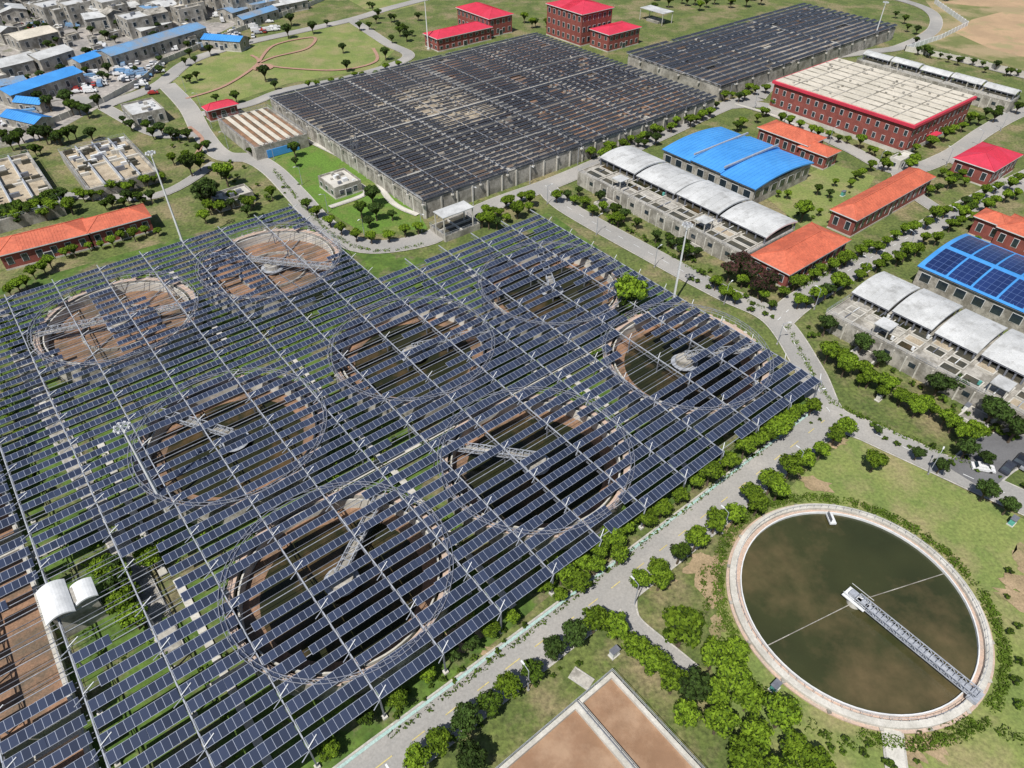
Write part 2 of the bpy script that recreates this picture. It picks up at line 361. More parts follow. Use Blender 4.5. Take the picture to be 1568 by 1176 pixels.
def canopy(name,fr,h,rm='roof_grey',base=0):
    cx,cy,an,L,W=fr;b=MB(cx,cy,an);x,y=L/2,W/2
    b.box(-x,x,-y,y,h,h+.25,rm)
    for sx in(-1,1):
        for sy in(-1,1): b.box(sx*(x-.4)-.15,sx*(x-.4)+.15,sy*(y-.4)-.15,sy*(y-.4)+.15,base,h,'concrete_light')
    b.box(-x*.7,x*.7,-y*.5,y*.5,base,base+1.2,'concrete'); b.beam((-x,0,h-.5),(x,0,h-.5),.3,'steel')
    return b.done(name)
# ---------------------------------------------------------------- clarifiers in array
Z=6.5
TK=[(180,487,'sludge_dry',200),(415,400,'sludge_dry',-10),(355,665,'water_green',160),(632,533,'water_green',20),(845,435,'water_green',100),(1050,545,'water_green',10),(820,700,'water_green',170),(520,880,'water_green',75)]
TC=[]
for (u,v,wm,an) in TK:
    hz=5.0; c=G(u,v,hz+.4); TC.append(c); b=MB(*c); RR=19.1
    b.ring(RR-1.3,RR,0,hz,'concrete',top='pink_stone'); b.ring(RR-1.9,RR-1.3,0,hz-1.0,'concrete',top='water_green'); b.ring(RR-2.2,RR-1.9,0,hz-.3,'concrete_light')
    b.ring(RR-5.0,RR-2.2,0,2.2,'sludge_dry'); b.disc(RR-5.0,2.19,wm)
    b.ring(0.01,2.2,0,4.6,'concrete',n=20); b.ring(2.2,3.2,3.4,3.5,'steel_light',n=20)
    t=math.radians(an)
    for tt,ww in ((t,1.7),)+(((t+math.pi,1.0),) if wm=='sludge_dry' else ()):
        e=(math.cos(tt)*(RR-.3),math.sin(tt)*(RR-.3),5.1); b.truss((0,0,5.1),e,ww,1.0,.11,'steel_light',14,'concrete')
    if wm=='sludge_dry':
        for k in range(6):
            a=2*math.pi*k/6+.3; b.beam((3*math.cos(a),3*math.sin(a),2.5),((RR-2.4)*math.cos(a),(RR-2.4)*math.sin(a),2.6),.25,'steel')
        b.ring(9,9.4,2.2,2.9,'concrete',n=40)
    n=72
    for k in range(n):
        a=2*math.pi*k/n;a2=2*math.pi*(k+1)/n
        if k%2==0: b.box(RR*math.cos(a)-.4,RR*math.cos(a)+.4,RR*math.sin(a)-.4,RR*math.sin(a)+.4,hz,hz+.14,'concrete_light' if k%4 else 'pink_stone')
        for r_,z_ in((RR-.1,hz+1.75),(RR+.6,hz+1.75)):
            b.beam((r_*math.cos(a),r_*math.sin(a),z_),(r_*math.cos(a2),r_*math.sin(a2),z_),.1,'steel_mid')
        if k%2: b.beam(((RR-.1)*math.cos(a),(RR-.1)*math.sin(a),hz+1.75),((RR+.6)*math.cos(a2),(RR+.6)*math.sin(a2),hz+1.75),.08,'steel_mid')
        b.beam((RR*math.cos(a),RR*math.sin(a),hz+1),(RR*math.cos(a2),RR*math.sin(a2),hz+1),.07,'steel_light')
        b.beam((RR*math.cos(a),RR*math.sin(a),hz),(RR*math.cos(a),RR*math.sin(a),hz+1.75),.07,'steel_light')
    b.done('clarifier_tank')
b=MB(60,64.5); RR=21.4
b.ring(RR-1.1,RR,0,.9,'concrete_light'); b.ring(RR-1.9,RR-1.1,0,.25,'pink_stone'); b.ring(RR-2.1,RR-1.9,0,.8,'white_paint'); b.disc(RR-2.1,.3,'water_big',96)
b.ring(RR+.0,RR+.5,0,.3,'pink_stone')
ee=Vector(G(1497,1068,1.5))-Vector((60,64.5)); ee=ee.normalized()*(RR-.3)
b.ring(.01,1.3,0,1.4,'concrete_light',n=20)
b.truss((0,0,1.5),(ee.x,ee.y,1.5),1.6,1.0,.11,'steel_light',22,'steel_light')
d=ee.normalized(); n_=Vector((-d.y,d.x))
def slab(c,lx,ly,z0,z1,m):
    pts=[c+d*a*lx/2+n_*e*ly/2 for a,e in((-1,-1),(1,-1),(1,1),(-1,1))]
    b.face([(*q,z1) for q in pts],m)
    for i in range(4): b.face([(*pts[i],z0),(*pts[(i+1)%4],z0),(*pts[(i+1)%4],z1),(*pts[i],z1)],m)
slab(Vector((0,0)),4.2,2.6,1.45,1.6,'white_paint'); slab(d*-.8,1.2,1.2,1.6,2.5,'steel_light'); slab(d*1.2,.8,.8,1.6,2.3,'steel_light')
for s_ in(-1,1): b.beam((*(d*-2.1+n_*1.3*s_),2.6),(*(d*2.1+n_*1.3*s_),2.6),.07,'white_paint')
for px in ((1178,987),(1440,880)):
    q=Vector(G(*px,.6))-Vector((60,64.5)); q=q.normalized()*(RR-2.2); b.beam((0,0,.55),(q.x,q.y,.55),.13,'concrete')
for k in range(90):
    a=2*math.pi*k/90;a2=2*math.pi*(k+1)/90;r=RR-1.0
    b.beam((r*math.cos(a),r*math.sin(a),1.9),(r*math.cos(a2),r*math.sin(a2),1.9),.05,'steel_light');b.beam((r*math.cos(a),r*math.sin(a),.9),(r*math.cos(a),r*math.sin(a),1.9),.05,'steel_light')
    if k%5==0: b.box((RR+.2)*math.cos(a)-.3,(RR+.2)*math.cos(a)+.3,(RR+.2)*math.sin(a)-.3,(RR+.2)*math.sin(a)+.3,.3,.55,'concrete')
slab(ee*.985,1.6,2.4,1.0,1.7,'steel_light')
b.done('open_clarifier_tank')
p=G(1270,800); b=MB(p[0],p[1]); b.box(-.6,.6,-1.2,1.2,.9,1.3,'white_paint'); b.box(-.5,-.4,-1,1,1.3,2.3,'steel'); b.done('valve_platform')
# ---------------------------------------------------------------- solar arrays
def array(name,u0,u1,v0,v1,z,pitch,width,skip,seg=11.0,gird=11.4,tilt=12,pm='panel',posts=True,zb=0,truss=True,wfun=None,gt=.2):
    b=MB(0,0,A); v=v0+width/2; tt=math.radians(tilt)
    while v<v1:
        u=u0
        while u<u1-1:
            e=min(u+seg,u1); uc=(u+e)/2
            for (p0,p1) in ((u,(u+e)/2-.0),((u+e)/2,e)):
                s=skip((p0+p1)/2,v)
                if s: continue
                w=wfun((p0+p1)/2,v) if wfun else width
                dz=math.sin(tt+R.uniform(-.012,.012))*w/2; dy=math.cos(tt)*w/2; zz=z+R.uniform(-.05,.05)
                ua=p0+(1.1*R.randint(1,3) if R.random()<.03 else 0)
                a=[(ua,v-dy,zz-dz),(p1,v-dy,zz-dz),(p1,v+dy,zz+dz),(ua,v+dy,zz+dz)]
                b.face(a,pm,[(ua-u,0),(p1-u,0),(p1-u,1),(ua-u,1)])
                b.face([(p[0],p[1],p[2]-.05) for p in a[::-1]],'steel')
                b.face([(a[0][0],a[0][1],a[0][2]-.05),(a[1][0],a[1][1],a[1][2]-.05),a[1],a[0]],'steel_light')
            if skip(uc,v)!=2:
                b.beam((u,v-.35,z-.4),(e+.4,v-.35,z-.4),.1,'steel_light')
                b.beam((u,v+.5,z-.3),(e+.4,v+.5,z-.3),.08,'steel')
            u=e+.4
        v+=pitch
    u=u0-.2
    while u<=u1+.5:
        v=v0
        while v<v1-.5:
            e=min(v+pitch*3,v1)
            if skip(u,(v+e)/2)!=2:
                b.beam((u,v,z-.2),(u,e,z-.2),gt,'steel_light')
                if truss:
                    b.beam((u,v,z-1.4),(u,e,z-1.4),.12,'steel')
                    m=(v+e)/2; b.beam((u,v,z-.3),(u,m,z-1.4),.08,'steel'); b.beam((u,m,z-1.4),(u,e,z-.3),.08,'steel')
                if posts:
                    b.box(u-.12,u+.12,v-.12,v+.12,zb,z-.3,'steel'); b.box(u-.4,u+.4,v-.4,v+.4,zb,zb+.5,'concrete_light')
                    if truss:
                        b.beam((u,v+.2,z+.1),(u+1.8,v+1.2,z+.15),.14,'white_paint'); b.beam((u,v-.2,z+.1),(u-1.5,v-1.0,z+.15),.12,'steel_light')
            v=e
        u+=gird
    return b.done(name)
tip=GU(1252,598,Z); topc=GU(840,318,Z); nl=GU(440,312,Z); n2=GU(565,385,Z)
umax=(tip[0]+topc[0])/2; vmin=tip[1]+1.5; v2=topc[1]; v3=nl[1]; un=(nl[0]+n2[0])/2
uL=GU(70,870,Z)[0]
TU=[toUV(c) for c in TC]
GAPS=[(GU(200,905,Z),9),(GU(110,925,Z),10),(GU(150,880,Z),7),(GU(965,470,Z),5)]
def skipA(u,v):
    if v>v2 and u>un: return 2
    for (c,r) in GAPS:
        if math.dist((u,v),c)<r: return 1
    for i,c in enumerate(TU):
        d=math.dist((u,v),c); dv=v-c[1]
        if d<18:
            if i<2: return 1 if math.sin(u*.9+v*2)<.6 else 0
            if abs(dv-1.5)<1.55 and u<c[0]+13: return 1
            if i in(2,3,6,7) and abs(dv-7.7)<1.55 and u<c[0]+6: return 1
            if i in(3,4) and abs(dv+7.7)<1.55: return 1
            if i==5 and u<c[0]-2 and dv>-3: return 1
    return 1 if R.random()<.008 else 0
def wA(u,v):
    t=(v-vmin)/110; w=2.1-.6*max(0,min(1,t))
    if u<un-20: w-=.15
    if v>v2: w=1.2
    if any(math.dist((u,v),c)<17 for c in TU): w=min(w,1.5)
    return w
array('solar_panel_array',uL-.5,umax,vmin,v3,Z,3.1,1.8,skipA,wfun=wA)
GB=[(GU(100,925,Z),10),(GU(40,960,Z),7),(GU(50,1020,Z),7)]
array('solar_panel_array',uL-126,uL-1.5,vmin-60,v3-20,6.0,3.1,1.75,lambda u,v:1 if any(math.dist((u,v),c)<r for c,r in GB) or R.random()<.02 else 0)
for k in range(4):
    v0=vmin-55+k*42; c=toXY((uL-32,v0+20)); b=basin('x',(c[0],c[1],A,58,39),1.8,3,1,'sludge_dry',.9,.8,'concrete_light'); b.done('aeration_basin')
for (a,bb) in (((380,800),(960,520)),((60,600),(560,430)),((-60,860),(330,760)),((330,1080),(700,800)),((700,420),(1050,640))):
    p=Vector(GU(*a));q=Vector(GU(*bb)); b=MB(0,0,A); z=nz()
    if abs(q.x-p.x)>abs(q.y-p.y): y=(p.y+q.y)/2; b.face([(p.x,y-1.2,z),(q.x,y-1.2,z),(q.x,y+1.2,z),(p.x,y+1.2,z)],'concrete_light')
    else: x=(p.x+q.x)/2; b.face([(x-1.2,q.y,z),(x+1.2,q.y,z),(x+1.2,p.y,z),(x-1.2,p.y,z)],'concrete_light')
    b.done('service_path')
for c in TU:
    for du in(-22.5,):
        b=MB(0,0,A); z=nz(); b.face([(c[0]+du-.7,c[1]-21,z),(c[0]+du+.7,c[1]-21,z),(c[0]+du+.7,c[1]+21,z),(c[0]+du-.7,c[1]+21,z)],'concrete_light'); b.done('service_path')
# main rectangular basin B
fb=LR((413,150),(1095,152),6); b=basin('x',fb,6,4,6,'basin_floor',1.2,.9,'concrete')
x,y=fb[3]/2,fb[4]/2
n=int(fb[3]/6)
for i in range(n): b.box(-x+fb[3]*i/n,-x+fb[3]*i/n+.5,-y-.35,-y,0,5.7,'concrete_light')
n=int(fb[4]/6)
for i in range(n): b.box(-x-.35,-x,-y+fb[4]*i/n,-y+fb[4]*i/n+.5,0,5.7,'concrete_light')
for i in range(14): xx=-x+fb[3]*i/14; b.box(xx-.25,xx+.25,-y+1,y-1,4.8,5.7,'concrete')
b.box(-x+2,-x*.05,-y*.25,y*.55,4.8,5.0,'pale_pit')
b.box(x*.05,x-2,-y*.9,y*.9,4.8,4.95,'sludge_dry')
b.box(-1.5,1.5,-y+1,y-1,4.8,6.02,'concrete')
b.done('aeration_basin')
cb=toUV((fb[0],fb[1])); 
def skB(u,v):
    du=u-cb[0];dv=v-cb[1]
    if -30<du<-2 and -12<dv<28: return 1 if R.random()<.15 else 0
    return 1 if R.random()<.02 else 0
def wB(u,v):
    du=u-cb[0];dv=v-cb[1]
    if -32<du<-2 and -14<dv<30: return .95
    return 1.35 if u>cb[0] else 1.25
array('solar_panel_array',cb[0]-x-.5,cb[0]+x+.5,cb[1]-y-.5,cb[1]+y+.5,7.3,3.0,1.25,skB,truss=False,zb=5,gird=11.4,tilt=8,pm='panel_grey',wfun=wB,gt=.14)
fc=LR((962,85),(1372,42),6); b=basin('x',fc,6,3,5,'basin_floor',1.2,.8); b.done('aeration_basin')
cc_=toUV((fc[0],fc[1])); array('solar_panel_array',cc_[0]-fc[3]/2-.5,cc_[0]+fc[3]/2+.5,cc_[1]-fc[4]/2-.5,cc_[1]+fc[4]/2+.5,7.3,3.9,2.1,lambda u,v:1 if R.random()<.03 else 0,truss=False,zb=5,pm='panel_grey',tilt=8,gt=.14)
# bottom sludge ponds
tc=GU(937,1028,1.2); d1=GU(885,1078,1.2)
w1=tc[0]-d1[0]
c=toXY((tc[0]-w1/2,tc[1]-30)); b=basin('x',(c[0],c[1],A,w1,60),1.2,1,1,'sludge',.7,.7,'concrete_light'); b.done('sludge_pond')
c=toXY((d1[0]-20.02,tc[1]-30)); b=basin('x',(c[0],c[1],A,40,60),1.2,1,2,'sludge',.7,.7,'concrete_light'); b.done('sludge_pond')
# ---------------------------------------------------------------- buildings
fr=LR((1187,124),(1492,148),11.5); b=MB(fr[0],fr[1],A); x,y=fr[3]/2,fr[4]/2
b.box(-x,x,-y,y,0,10.6,'brick'); b.box(-x-.8,x+.8,-y-.8,y+.8,10.6,11.6,'roof_red'); b.box(-x+.1,x-.1,-y+.1,y-.1,11.6,11.9,'roof_beige')
b.box(-x-.1,x+.1,-y-.1,y+.1,0,1.6,'concrete_light')
for i in range(1,9): xx=-x+fr[3]*i/9; b.box(xx-.18,xx+.18,-y+.3,y-.3,11.9,12.15,'concrete')
for j in range(1,7): yy=-y+fr[4]*j/7; b.box(-x+.3,x-.3,yy-.18,yy+.18,11.9,12.1,'concrete')
for i in range(40): xx=R.uniform(-x+2,x-2);yy=R.uniform(-y+2,y-2); b.box(xx-.35,xx+.35,yy-.35,yy+.35,11.9,12.5,'concrete')
windows(b,fr[3],fr[4],10,2,1.6,3.6,1.2)
b.box(-8,-1,-y-2.5,-y-.01,3.6,3.9,'roof_red'); b.done('brick_filter_hall')
house('brick_office_building',LR((650,52),(752,42),6),6,'hip','brick','roof_red',2.5,2)
house('brick_office_building',LR((700,12),(784,22),9),9,'hip','brick','roof_red',3,2)
house('brick_office_building',LR((838,6),(938,12),15),15,'hip','brick','roof_red',3,3)
house('brick_office_building',LR((905,45),(980,42),8),8,'hip','brick','roof_red',2,2)
canopy('shelter',LR((980,12),(1032,18),6),6)
house('brick_workshop',LR((1153,392),(1298,368),5),5,'hip','brick','roof_orange',2.6,1)
house('brick_workshop',LR((1275,322),(1428,272),6),6,'hip','brick','roof_orange',2.8,1)
house('brick_workshop',LR((1163,196),(1262,212),6),6,'hip','brick','roof_orange',2.5,1)
house('brick_workshop',LR((1225,225),(1284,232),5),5,'hip','brick','roof_orange',2.,1)
house('brick_workshop',LR((1463,243),(1562,238),6),6,'hip','brick','roof_red',2.8,1)
house('brick_workshop',LR((1495,332),(1555,338),6),6,'hip','brick','roof_orange',2.,1)
house('brick_workshop',LR((1530,348),(1640,362),6),6,'hip','brick','roof_orange',2.5,1)
house('brick_workshop',ED((-2,392),(133,358),10,5),5,'hip','brick','roof_orange',2.6,1)
house('brick_workshop',ED((136,357),(228,332),9,5),5,'hip','brick','roof_orange',2.4,1)
house('brick_gatehouse',LR((312,165),(362,160),4.5),4.5,'hip','brick','roof_red',2,1)
fr=LR((1015,218),(1250,238),9); b=MB(fr[0],fr[1],A); x,y=fr[3]/2,fr[4]/2
b.box(-x+.6,x-.6,-y+.6,y-.6,0,6.3,'concrete'); windows(b,fr[3]-1.2,fr[4]-1.2,6.3,1,1,4.5,2.6)
for i,(f0,f1,dz) in enumerate(((-1,-.3,0),(-.3,.35,.5),(.35,1,0))): arch(b,-x,x,y*f0,y*f1,6.5+dz,1.6,'roof_blue',12,'y',ribs=9,fascia='roof_blue')
for yy in(-y*.3,y*.35): b.box(-x*.9,x*.9,yy-.25,yy+.25,8.3,8.9,'steel_light')
b.done('blue_roofed_hall')
fr=LR((1410,395),(1690,425),9); b=MB(fr[0],fr[1],A); x,y=fr[3]/2,fr[4]/2
b.box(-x+.6,x-.6,-y+.6,y-.6,0,6.3,'concrete'); windows(b,fr[3]-1.2,fr[4]-1.2,6.3,1,1,4.5,2.6)
arch(b,-x,x,-y,y,6.5,1.6,'roof_blue',12,'y',ribs=12,fascia='roof_blue')
for k in range(12):
    if k in(5,): continue
    t0,t1=k/12,(k+1)/12; f=lambda t:6.5+1.6*(1-(2*t-1)**2)+.25
    for j in range(5):
        y0=-y+1.2+(2*y-2)*j/5; y1=y0+(2*y-2)/5-.6
        a,c=-x+2*x*t0,-x+2*x*t1
        if k==0:a+=1
        if k==11:c-=1
        b.face([(a,y0,f(t0)),(c,y0,f(t1)),(c,y1,f(t1)),(a,y1,f(t0))],'panel_blue',[(y0,0),(y0,1),(y1,1),(y1,0)])
b.done('solar_roofed_hall')
def wtp(l,r,h,arches,name='filter_basin_block',pits=9):
    fr=LR(l,r,h); b=basin('x',fr,h,1,1,'concrete',.25,.35,'concrete'); x,y=fr[3]/2,fr[4]/2
    px=x*.72
    for j in range(pits):
        for i in range(3):
            y0=-y+1.5+(2*y-3)*j/pits; wv=(2*y-3)/pits-.9; x0=-x+1+i*px/2.4; wu=px/2.4-.7
            if R.random()<.12: continue
            b.box(x0,x0+wu,y0,y0+wv,h-.25,h+.25,'concrete_light'); b.box(x0+.3,x0+wu-.3,y0+.3,y0+wv-.3,h+.25,h+.27,R.choice(['dark_pit','dark_pit','concrete','water_green','pale_pit']))
            if R.random()<.5: b.beam((x0,y0+wv/2,h+.6),(x0+wu,y0+wv/2,h+.6),.2,R.choice(['white_paint','steel_light','steel']))
            if R.random()<.3: b.box(x0+wu*.3,x0+wu*.5,y0+.3,y0+.9,h+.25,h+1.2,R.choice(['teal','white_paint','steel']))
    for k in range(int(y*2/3.2)):
        yy=-y+3.2*k+1; b.box(-x-.3,-x,yy,yy+.35,0,h-.5,'concrete_light')
        if k%2: b.box(-x-.05,-x,yy+.8,yy+2.4,h*.45,h*.7,'glass')
    n=arches
    for k in range(n):
        y0=-y+2*y*k/n+.4; y1=-y+2*y*(k+1)/n-.4
        arch(b,-x+px*1.12,x+1.5,y0,y1,h+2.2+.3*(k%2),1.15,'roof_grey',10,'y',ribs=6,posts=h-.2)
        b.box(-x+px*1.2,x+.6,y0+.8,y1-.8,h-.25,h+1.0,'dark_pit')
    for f in(.25,.75):
        yy=-y+2*y*f
        b.box(-x+.5,-x+px*.55,yy-2,yy+2,h+3,h+3.2,'roof_grey')
        for sx in(-x+.8,-x+px*.5):
            for sy in(yy-1.7,yy+1.7): b.box(sx-.12,sx+.12,sy-.12,sy+.12,h-.2,h+3,'concrete_light')
        b.box(-x-6,-x-.4,yy-3,yy+3,0,1.2,'concrete_light'); b.box(-x-5.6,-x-.8,yy-2.6,yy+2.6,1.2,1.22,'concrete')
    return b.done(name)
wtp((885,262),(1216,352),5,4)
wtp((1265,478),(1690,590),5,5,pits=10)
wtp((1312,92),(1560,150),5,5,pits=7)
basin('x',LR((90,232),(242,262),4),4,4,2,'pale_pit',.8,.9,'concrete').done('settling_basin')
basin('x',LR((-80,262),(95,312),4),4,4,2,'pale_pit',.8,.9,'concrete').done('settling_basin')
for l,r in(((90,232),(242,262)),((-80,262),(95,312))):
    fr=LR(l,r,4); b=MB(*fr[:3]); x,y=fr[3]/2,fr[4]/2
    for i in range(40):
        xx=R.uniform(-x+2,x-2);yy=R.uniform(-y+2,y-2); b.box(xx-1.4,xx+1.4,yy-.5,yy+.5,3.0,R.uniform(4.2,5),R.choice(['concrete_light','steel','dark_pit','white_paint','dark_pit']))
    for s in(-.5,0,.5): b.beam((x*s,-y,4.4),(x*s,y,4.4),.5,'steel_light')
    b.done('basin_machinery')
fr=LR((333,182),(470,205),5); b=basin('x',fr,5,6,1,'sludge_dry',.6,.6,'concrete'); x,y=fr[3]/2,fr[4]/2; b.box(-x*.6,x*.6,-y-.3,-y,.2,3.0,'roof_blue'); 
for i in range(1,6): xx=-x+fr[3]*i/6; b.box(xx-.9,xx+.9,-y+1,y-1,5,5.15,'roof_beige')
b.done('sand_filter_basin')
house('control_building',LR((185,162),(252,168),5),5,'flat','concrete','roof_grey',0,1,clutter=10)
house('pump_house',LR((487,272),(553,278),3.5),3.5,'flat','concrete','concrete_light',0,1,clutter=8)
canopy('inlet_shelter',LR((663,325),(726,318),8),8)
basin('x',LR((658,345),(735,342),2),2,2,2,'dark_pit',.6,.4,'concrete').done('inlet_chamber')
house('pump_house',LR((320,300),(388,296),3),3,'flat','concrete','concrete_light',0,1,clutter=5)
house('substation_cabinet',LR((1362,243),(1400,238),3),3,'flat','concrete_light','concrete_light',0,1)
fr=LR((52,905),(150,915),8); b=MB(fr[0],fr[1],A);x,y=fr[3]/2,fr[4]/2
b.box(-x+.6,x-.6,-y*.45,y*.4,0,7.2,'concrete'); arch(b,-x,x*.1,-y*.9,y,7.4,.9,'white_paint',10,'y',th=.15); arch(b,x*.12,x,-y*.6,y*.5,6.9,.6,'white_paint',8,'y',th=.15)
windows(b,2*x-1.2,y*.84,7,2,.5,3.0,1.2); b.done('stair_tower')
for px in((548,258),):
    p=G(*px); b=MB(*p,A)
    for z in range(0,12,3):
        w=.9
        for a,c in(((-w,-w),(w,-w)),((w,-w),(w,w)),((w,w),(-w,w)),((-w,w),(-w,-w))):
            b.beam((*a,z),(*c,z+3),.12,'steel'); b.beam((*a,z),(*a,z+3),.15,'steel'); b.beam((*a,z+3),(*c,z+3),.12,'steel')
    b.done('steel_lattice_stair')
for px in((1548,802),(1478,628),(1185,1055),(940,1003),(1290,300),(1395,268),(870,250),(1225,600),(1345,612)):
    p=G(*px); b=MB(*p,A); b.box(-.9,.9,-.6,.6,0,.25,'concrete_light'); b.box(-.75,.75,-.45,.45,.25,1.7,R.choice(['white_paint','teal','concrete_light'])); b.box(-.85,.85,-.55,.55,1.7,1.8,'steel'); b.box(-.02,.02,-.47,-.45,.3,1.65,'steel'); b.done('utility_cabinet')
# ---------------------------------------------------------------- masts
def mast(base,h):
    p=G(*base); b=MB(*p); n=10
    for k in range(n):
        b.beam((0,0,h*k/n),(0,0,h*(k+1)/n),.55-.03*k,'white_paint',.55-.03*(k+1))
    for k in range(8):
        a=k*.785; b.beam((0,0,h-.2),(1.2*math.cos(a),1.2*math.sin(a),h-.3),.1,'steel_light'); b.box(1.2*math.cos(a)-.22,1.2*math.cos(a)+.22,1.2*math.sin(a)-.22,1.2*math.sin(a)+.22,h-.6,h-.25,'white_paint')
        a2=a+.785; b.beam((1.2*math.cos(a),1.2*math.sin(a),h-.3),(1.2*math.cos(a2),1.2*math.sin(a2),h-.3),.1,'steel_light')
    b.box(-.7,.7,-.7,.7,0,.5,'concrete_light'); b.done('high_mast_light')
def top_h(bp,tv):
    y=G(*bp)[1]; t=(588-tv)/F
    return H+ y*(t*cp-sp)/(cp+t*sp)
for bp,tv in(((258,788),652),((283,380),232),((1030,465),342),((1335,70),2),((656,76),-5)):
    mast(bp,top_h(bp,tv))
def lampmesh():
    b=MB(); b.beam((0,0,0),(0,0,6.5),.16,'steel_light',.1); b.beam((0,0,6.5),(1.3,0,6.9),.09,'steel_light'); b.box(1.1,1.9,-.14,.14,6.82,6.95,'white_paint'); b.box(-.2,.2,-.2,.2,0,.3,'concrete')
    o=b.done('l');me=o.data;bpy.data.objects.remove(o);return me
LM=lampmesh()
def lamps(pts,off,step,ang):
    acc=step/2
    for i in range(len(pts)-1):
        p,q=pts[i],pts[i+1];L=(q-p).length;d=(q-p)/L
        while acc<L:
            c=p+d*acc+Vector((-d.y,d.x))*off; o=bpy.data.objects.new('street_lamp',LM);o.location=(c.x,c.y,0);o.rotation_euler=(0,0,math.atan2(d.y,d.x)+ang);COL.objects.link(o);acc+=step
        acc-=L
for i in(0,1,2,3,6): lamps(ctr[i],-(roads[i][1]/2+1),24,math.pi/2)
# ---------------------------------------------------------------- trees
def leafquads(b,cx,cy,cz,r,n,m,size,flat=.8,lowm=None):
    for i in range(n):
        th=R.uniform(0,6.283); cz_=R.uniform(-.55,1); s=math.sqrt(max(0,1-cz_*cz_)); rr=r*R.uniform(.75,1.1)
        d=Vector((s*math.cos(th),s*math.sin(th),cz_*flat)); p=Vector((cx,cy,cz))+d*rr
        nrm=(d+Vector((R.uniform(-.8,.8),R.uniform(-.8,.8),R.uniform(-.3,.7)))).normalized()
        a=nrm.cross(Vector((R.uniform(-1,1),R.uniform(-1,1),R.uniform(-1,1)))).normalized(); c=nrm.cross(a); z=size*R.uniform(.55,1.35)
        mm=m
        if lowm and (cz_<.2+R.uniform(-.3,.3) or R.random()<.2): mm=lowm  # crown shade painted in: lower and some scattered leaves take a darker colour
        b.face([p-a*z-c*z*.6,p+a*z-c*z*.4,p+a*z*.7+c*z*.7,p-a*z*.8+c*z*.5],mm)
def core(b,cx,cy,cz,r,m):
    n=7;rows=[(-.6,.6),(-.1,.85),(.4,.75),(.75,.4)]
    pr=[[(cx+r*w*R.uniform(.8,1.1)*math.cos(6.283*k/n),cy+r*w*R.uniform(.8,1.1)*math.sin(6.283*k/n),cz+r*z*.8) for k in range(n)] for z,w in rows]
    for a,c in zip(pr,pr[1:]):
        for k in range(n): b.face([a[k],a[(k+1)%n],c[(k+1)%n],c[k]],m)
    b.face(pr[-1],m)
def tree(m,seed,lobes=17,rad=2.5,ht=5.5,lowm='leaf_mid'):
    R.seed(seed); b=MB(); cz=ht*.55
    b.beam((0,0,0),(.1,.05,cz*.7),.38,'trunk',.24)
    for k in range(lobes):
        a=k*2.4+R.uniform(-.4,.4); q=rad*.76*math.sqrt((k+.3)/lobes)*R.uniform(.85,1.08); r=rad*R.uniform(.22,.36); z=cz+math.sqrt(max(0,1-(q/rad)**2))*rad*.85*R.uniform(.75,1.1)-.3
        x,y=q*math.cos(a),q*math.sin(a)
        b.beam((.1,.05,cz*.6),(x,y,z),.16,'trunk',.06)
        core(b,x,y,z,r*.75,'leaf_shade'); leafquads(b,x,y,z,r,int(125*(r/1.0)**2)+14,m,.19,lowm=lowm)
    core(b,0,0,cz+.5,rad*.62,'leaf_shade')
    o=b.done('tree_proto'); me=o.data; bpy.data.objects.remove(o); return me
LIGHT=[tree('leaf_light',s) for s in(1,2,3,4,5)]
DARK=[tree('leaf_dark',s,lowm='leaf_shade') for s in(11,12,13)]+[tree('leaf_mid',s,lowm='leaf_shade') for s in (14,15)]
PURP=[tree('purple_leaf',21,lowm='leaf_shade')]
BUSH=[tree('hedge_leaf',s,7,1.3,1.4) for s in(31,32)]
R.seed(99)
def T(px,s=1.0,kind='L',name='broadleaf_tree',zc=2.8):
    if kind=='L' and R.random()<.08: kind='D'
    me=R.choice({'L':LIGHT,'D':DARK,'P':PURP,'B':BUSH}[kind])
    if kind=='B': zc=1;name='shrub'
    p=G(px[0],px[1],zc*s); o=bpy.data.objects.new(name,me); o.location=(p[0],p[1],0); s*=R.uniform(.82,1.1)
    o.scale=(s*R.uniform(.92,1.08),s*R.uniform(.92,1.08),s*R.uniform(.9,1.15)); o.rotation_euler=(0,0,R.uniform(0,6.28)); COL.objects.link(o)
def row(a,c,n,s=1,kind='L',j=4):
    for i in range(n):
        t=(i+.5)/n; T((a[0]+(c[0]-a[0])*t+R.uniform(-j,j),a[1]+(c[1]-a[1])*t+R.uniform(-j,j)),s*R.uniform(.8,1.15),kind)
row((822,908),(1252,612),17,1.02,'L',5); row((840,925),(960,840),4,.95); row((1000,775),(1130,695),5,.7); row((1130,685),(1240,628),4,.9)
for p in((655,1032),(690,1005),(722,987),(750,967),(505,1148),(785,947),(560,1100),(610,1075)): T(p,.72,'L' if R.random()<.6 else 'D')
for p in((640,1165),(672,1138),(715,1110),(750,1080),(778,1053),(815,1030),(848,998),(880,975),(910,955),(980,890),(1008,872),(1040,850),(1065,830),(1095,803),(1125,790),(1150,760),(1180,742),(1208,722),(1232,705),(1258,690),(1280,668),(1295,655),(1160,775),(1190,755),(720,1165),(1010,890)): T(p,1.05)
for p,s in(((945,962),1.2),((972,992),1.1),((1000,1020),1),((1045,965),1.85),((1092,1008),1.3),((1122,1040),1.25),((1062,1058),1.35),((1030,1048),1.1),((1148,1072),1.35),((1100,1108),1.3),((1195,1098),1.3),((1158,1128),1.25),((1218,1145),1.2),((1245,1172),1.0),((1140,1168),1.3),((1195,1188),1.2),((1128,998),.95),((1092,1068),1.1),((1050,1098),.9)): T(p,s,'L')
row((1262,538),(1500,672),15,1.0); row((1275,560),(1420,640),5,.8)
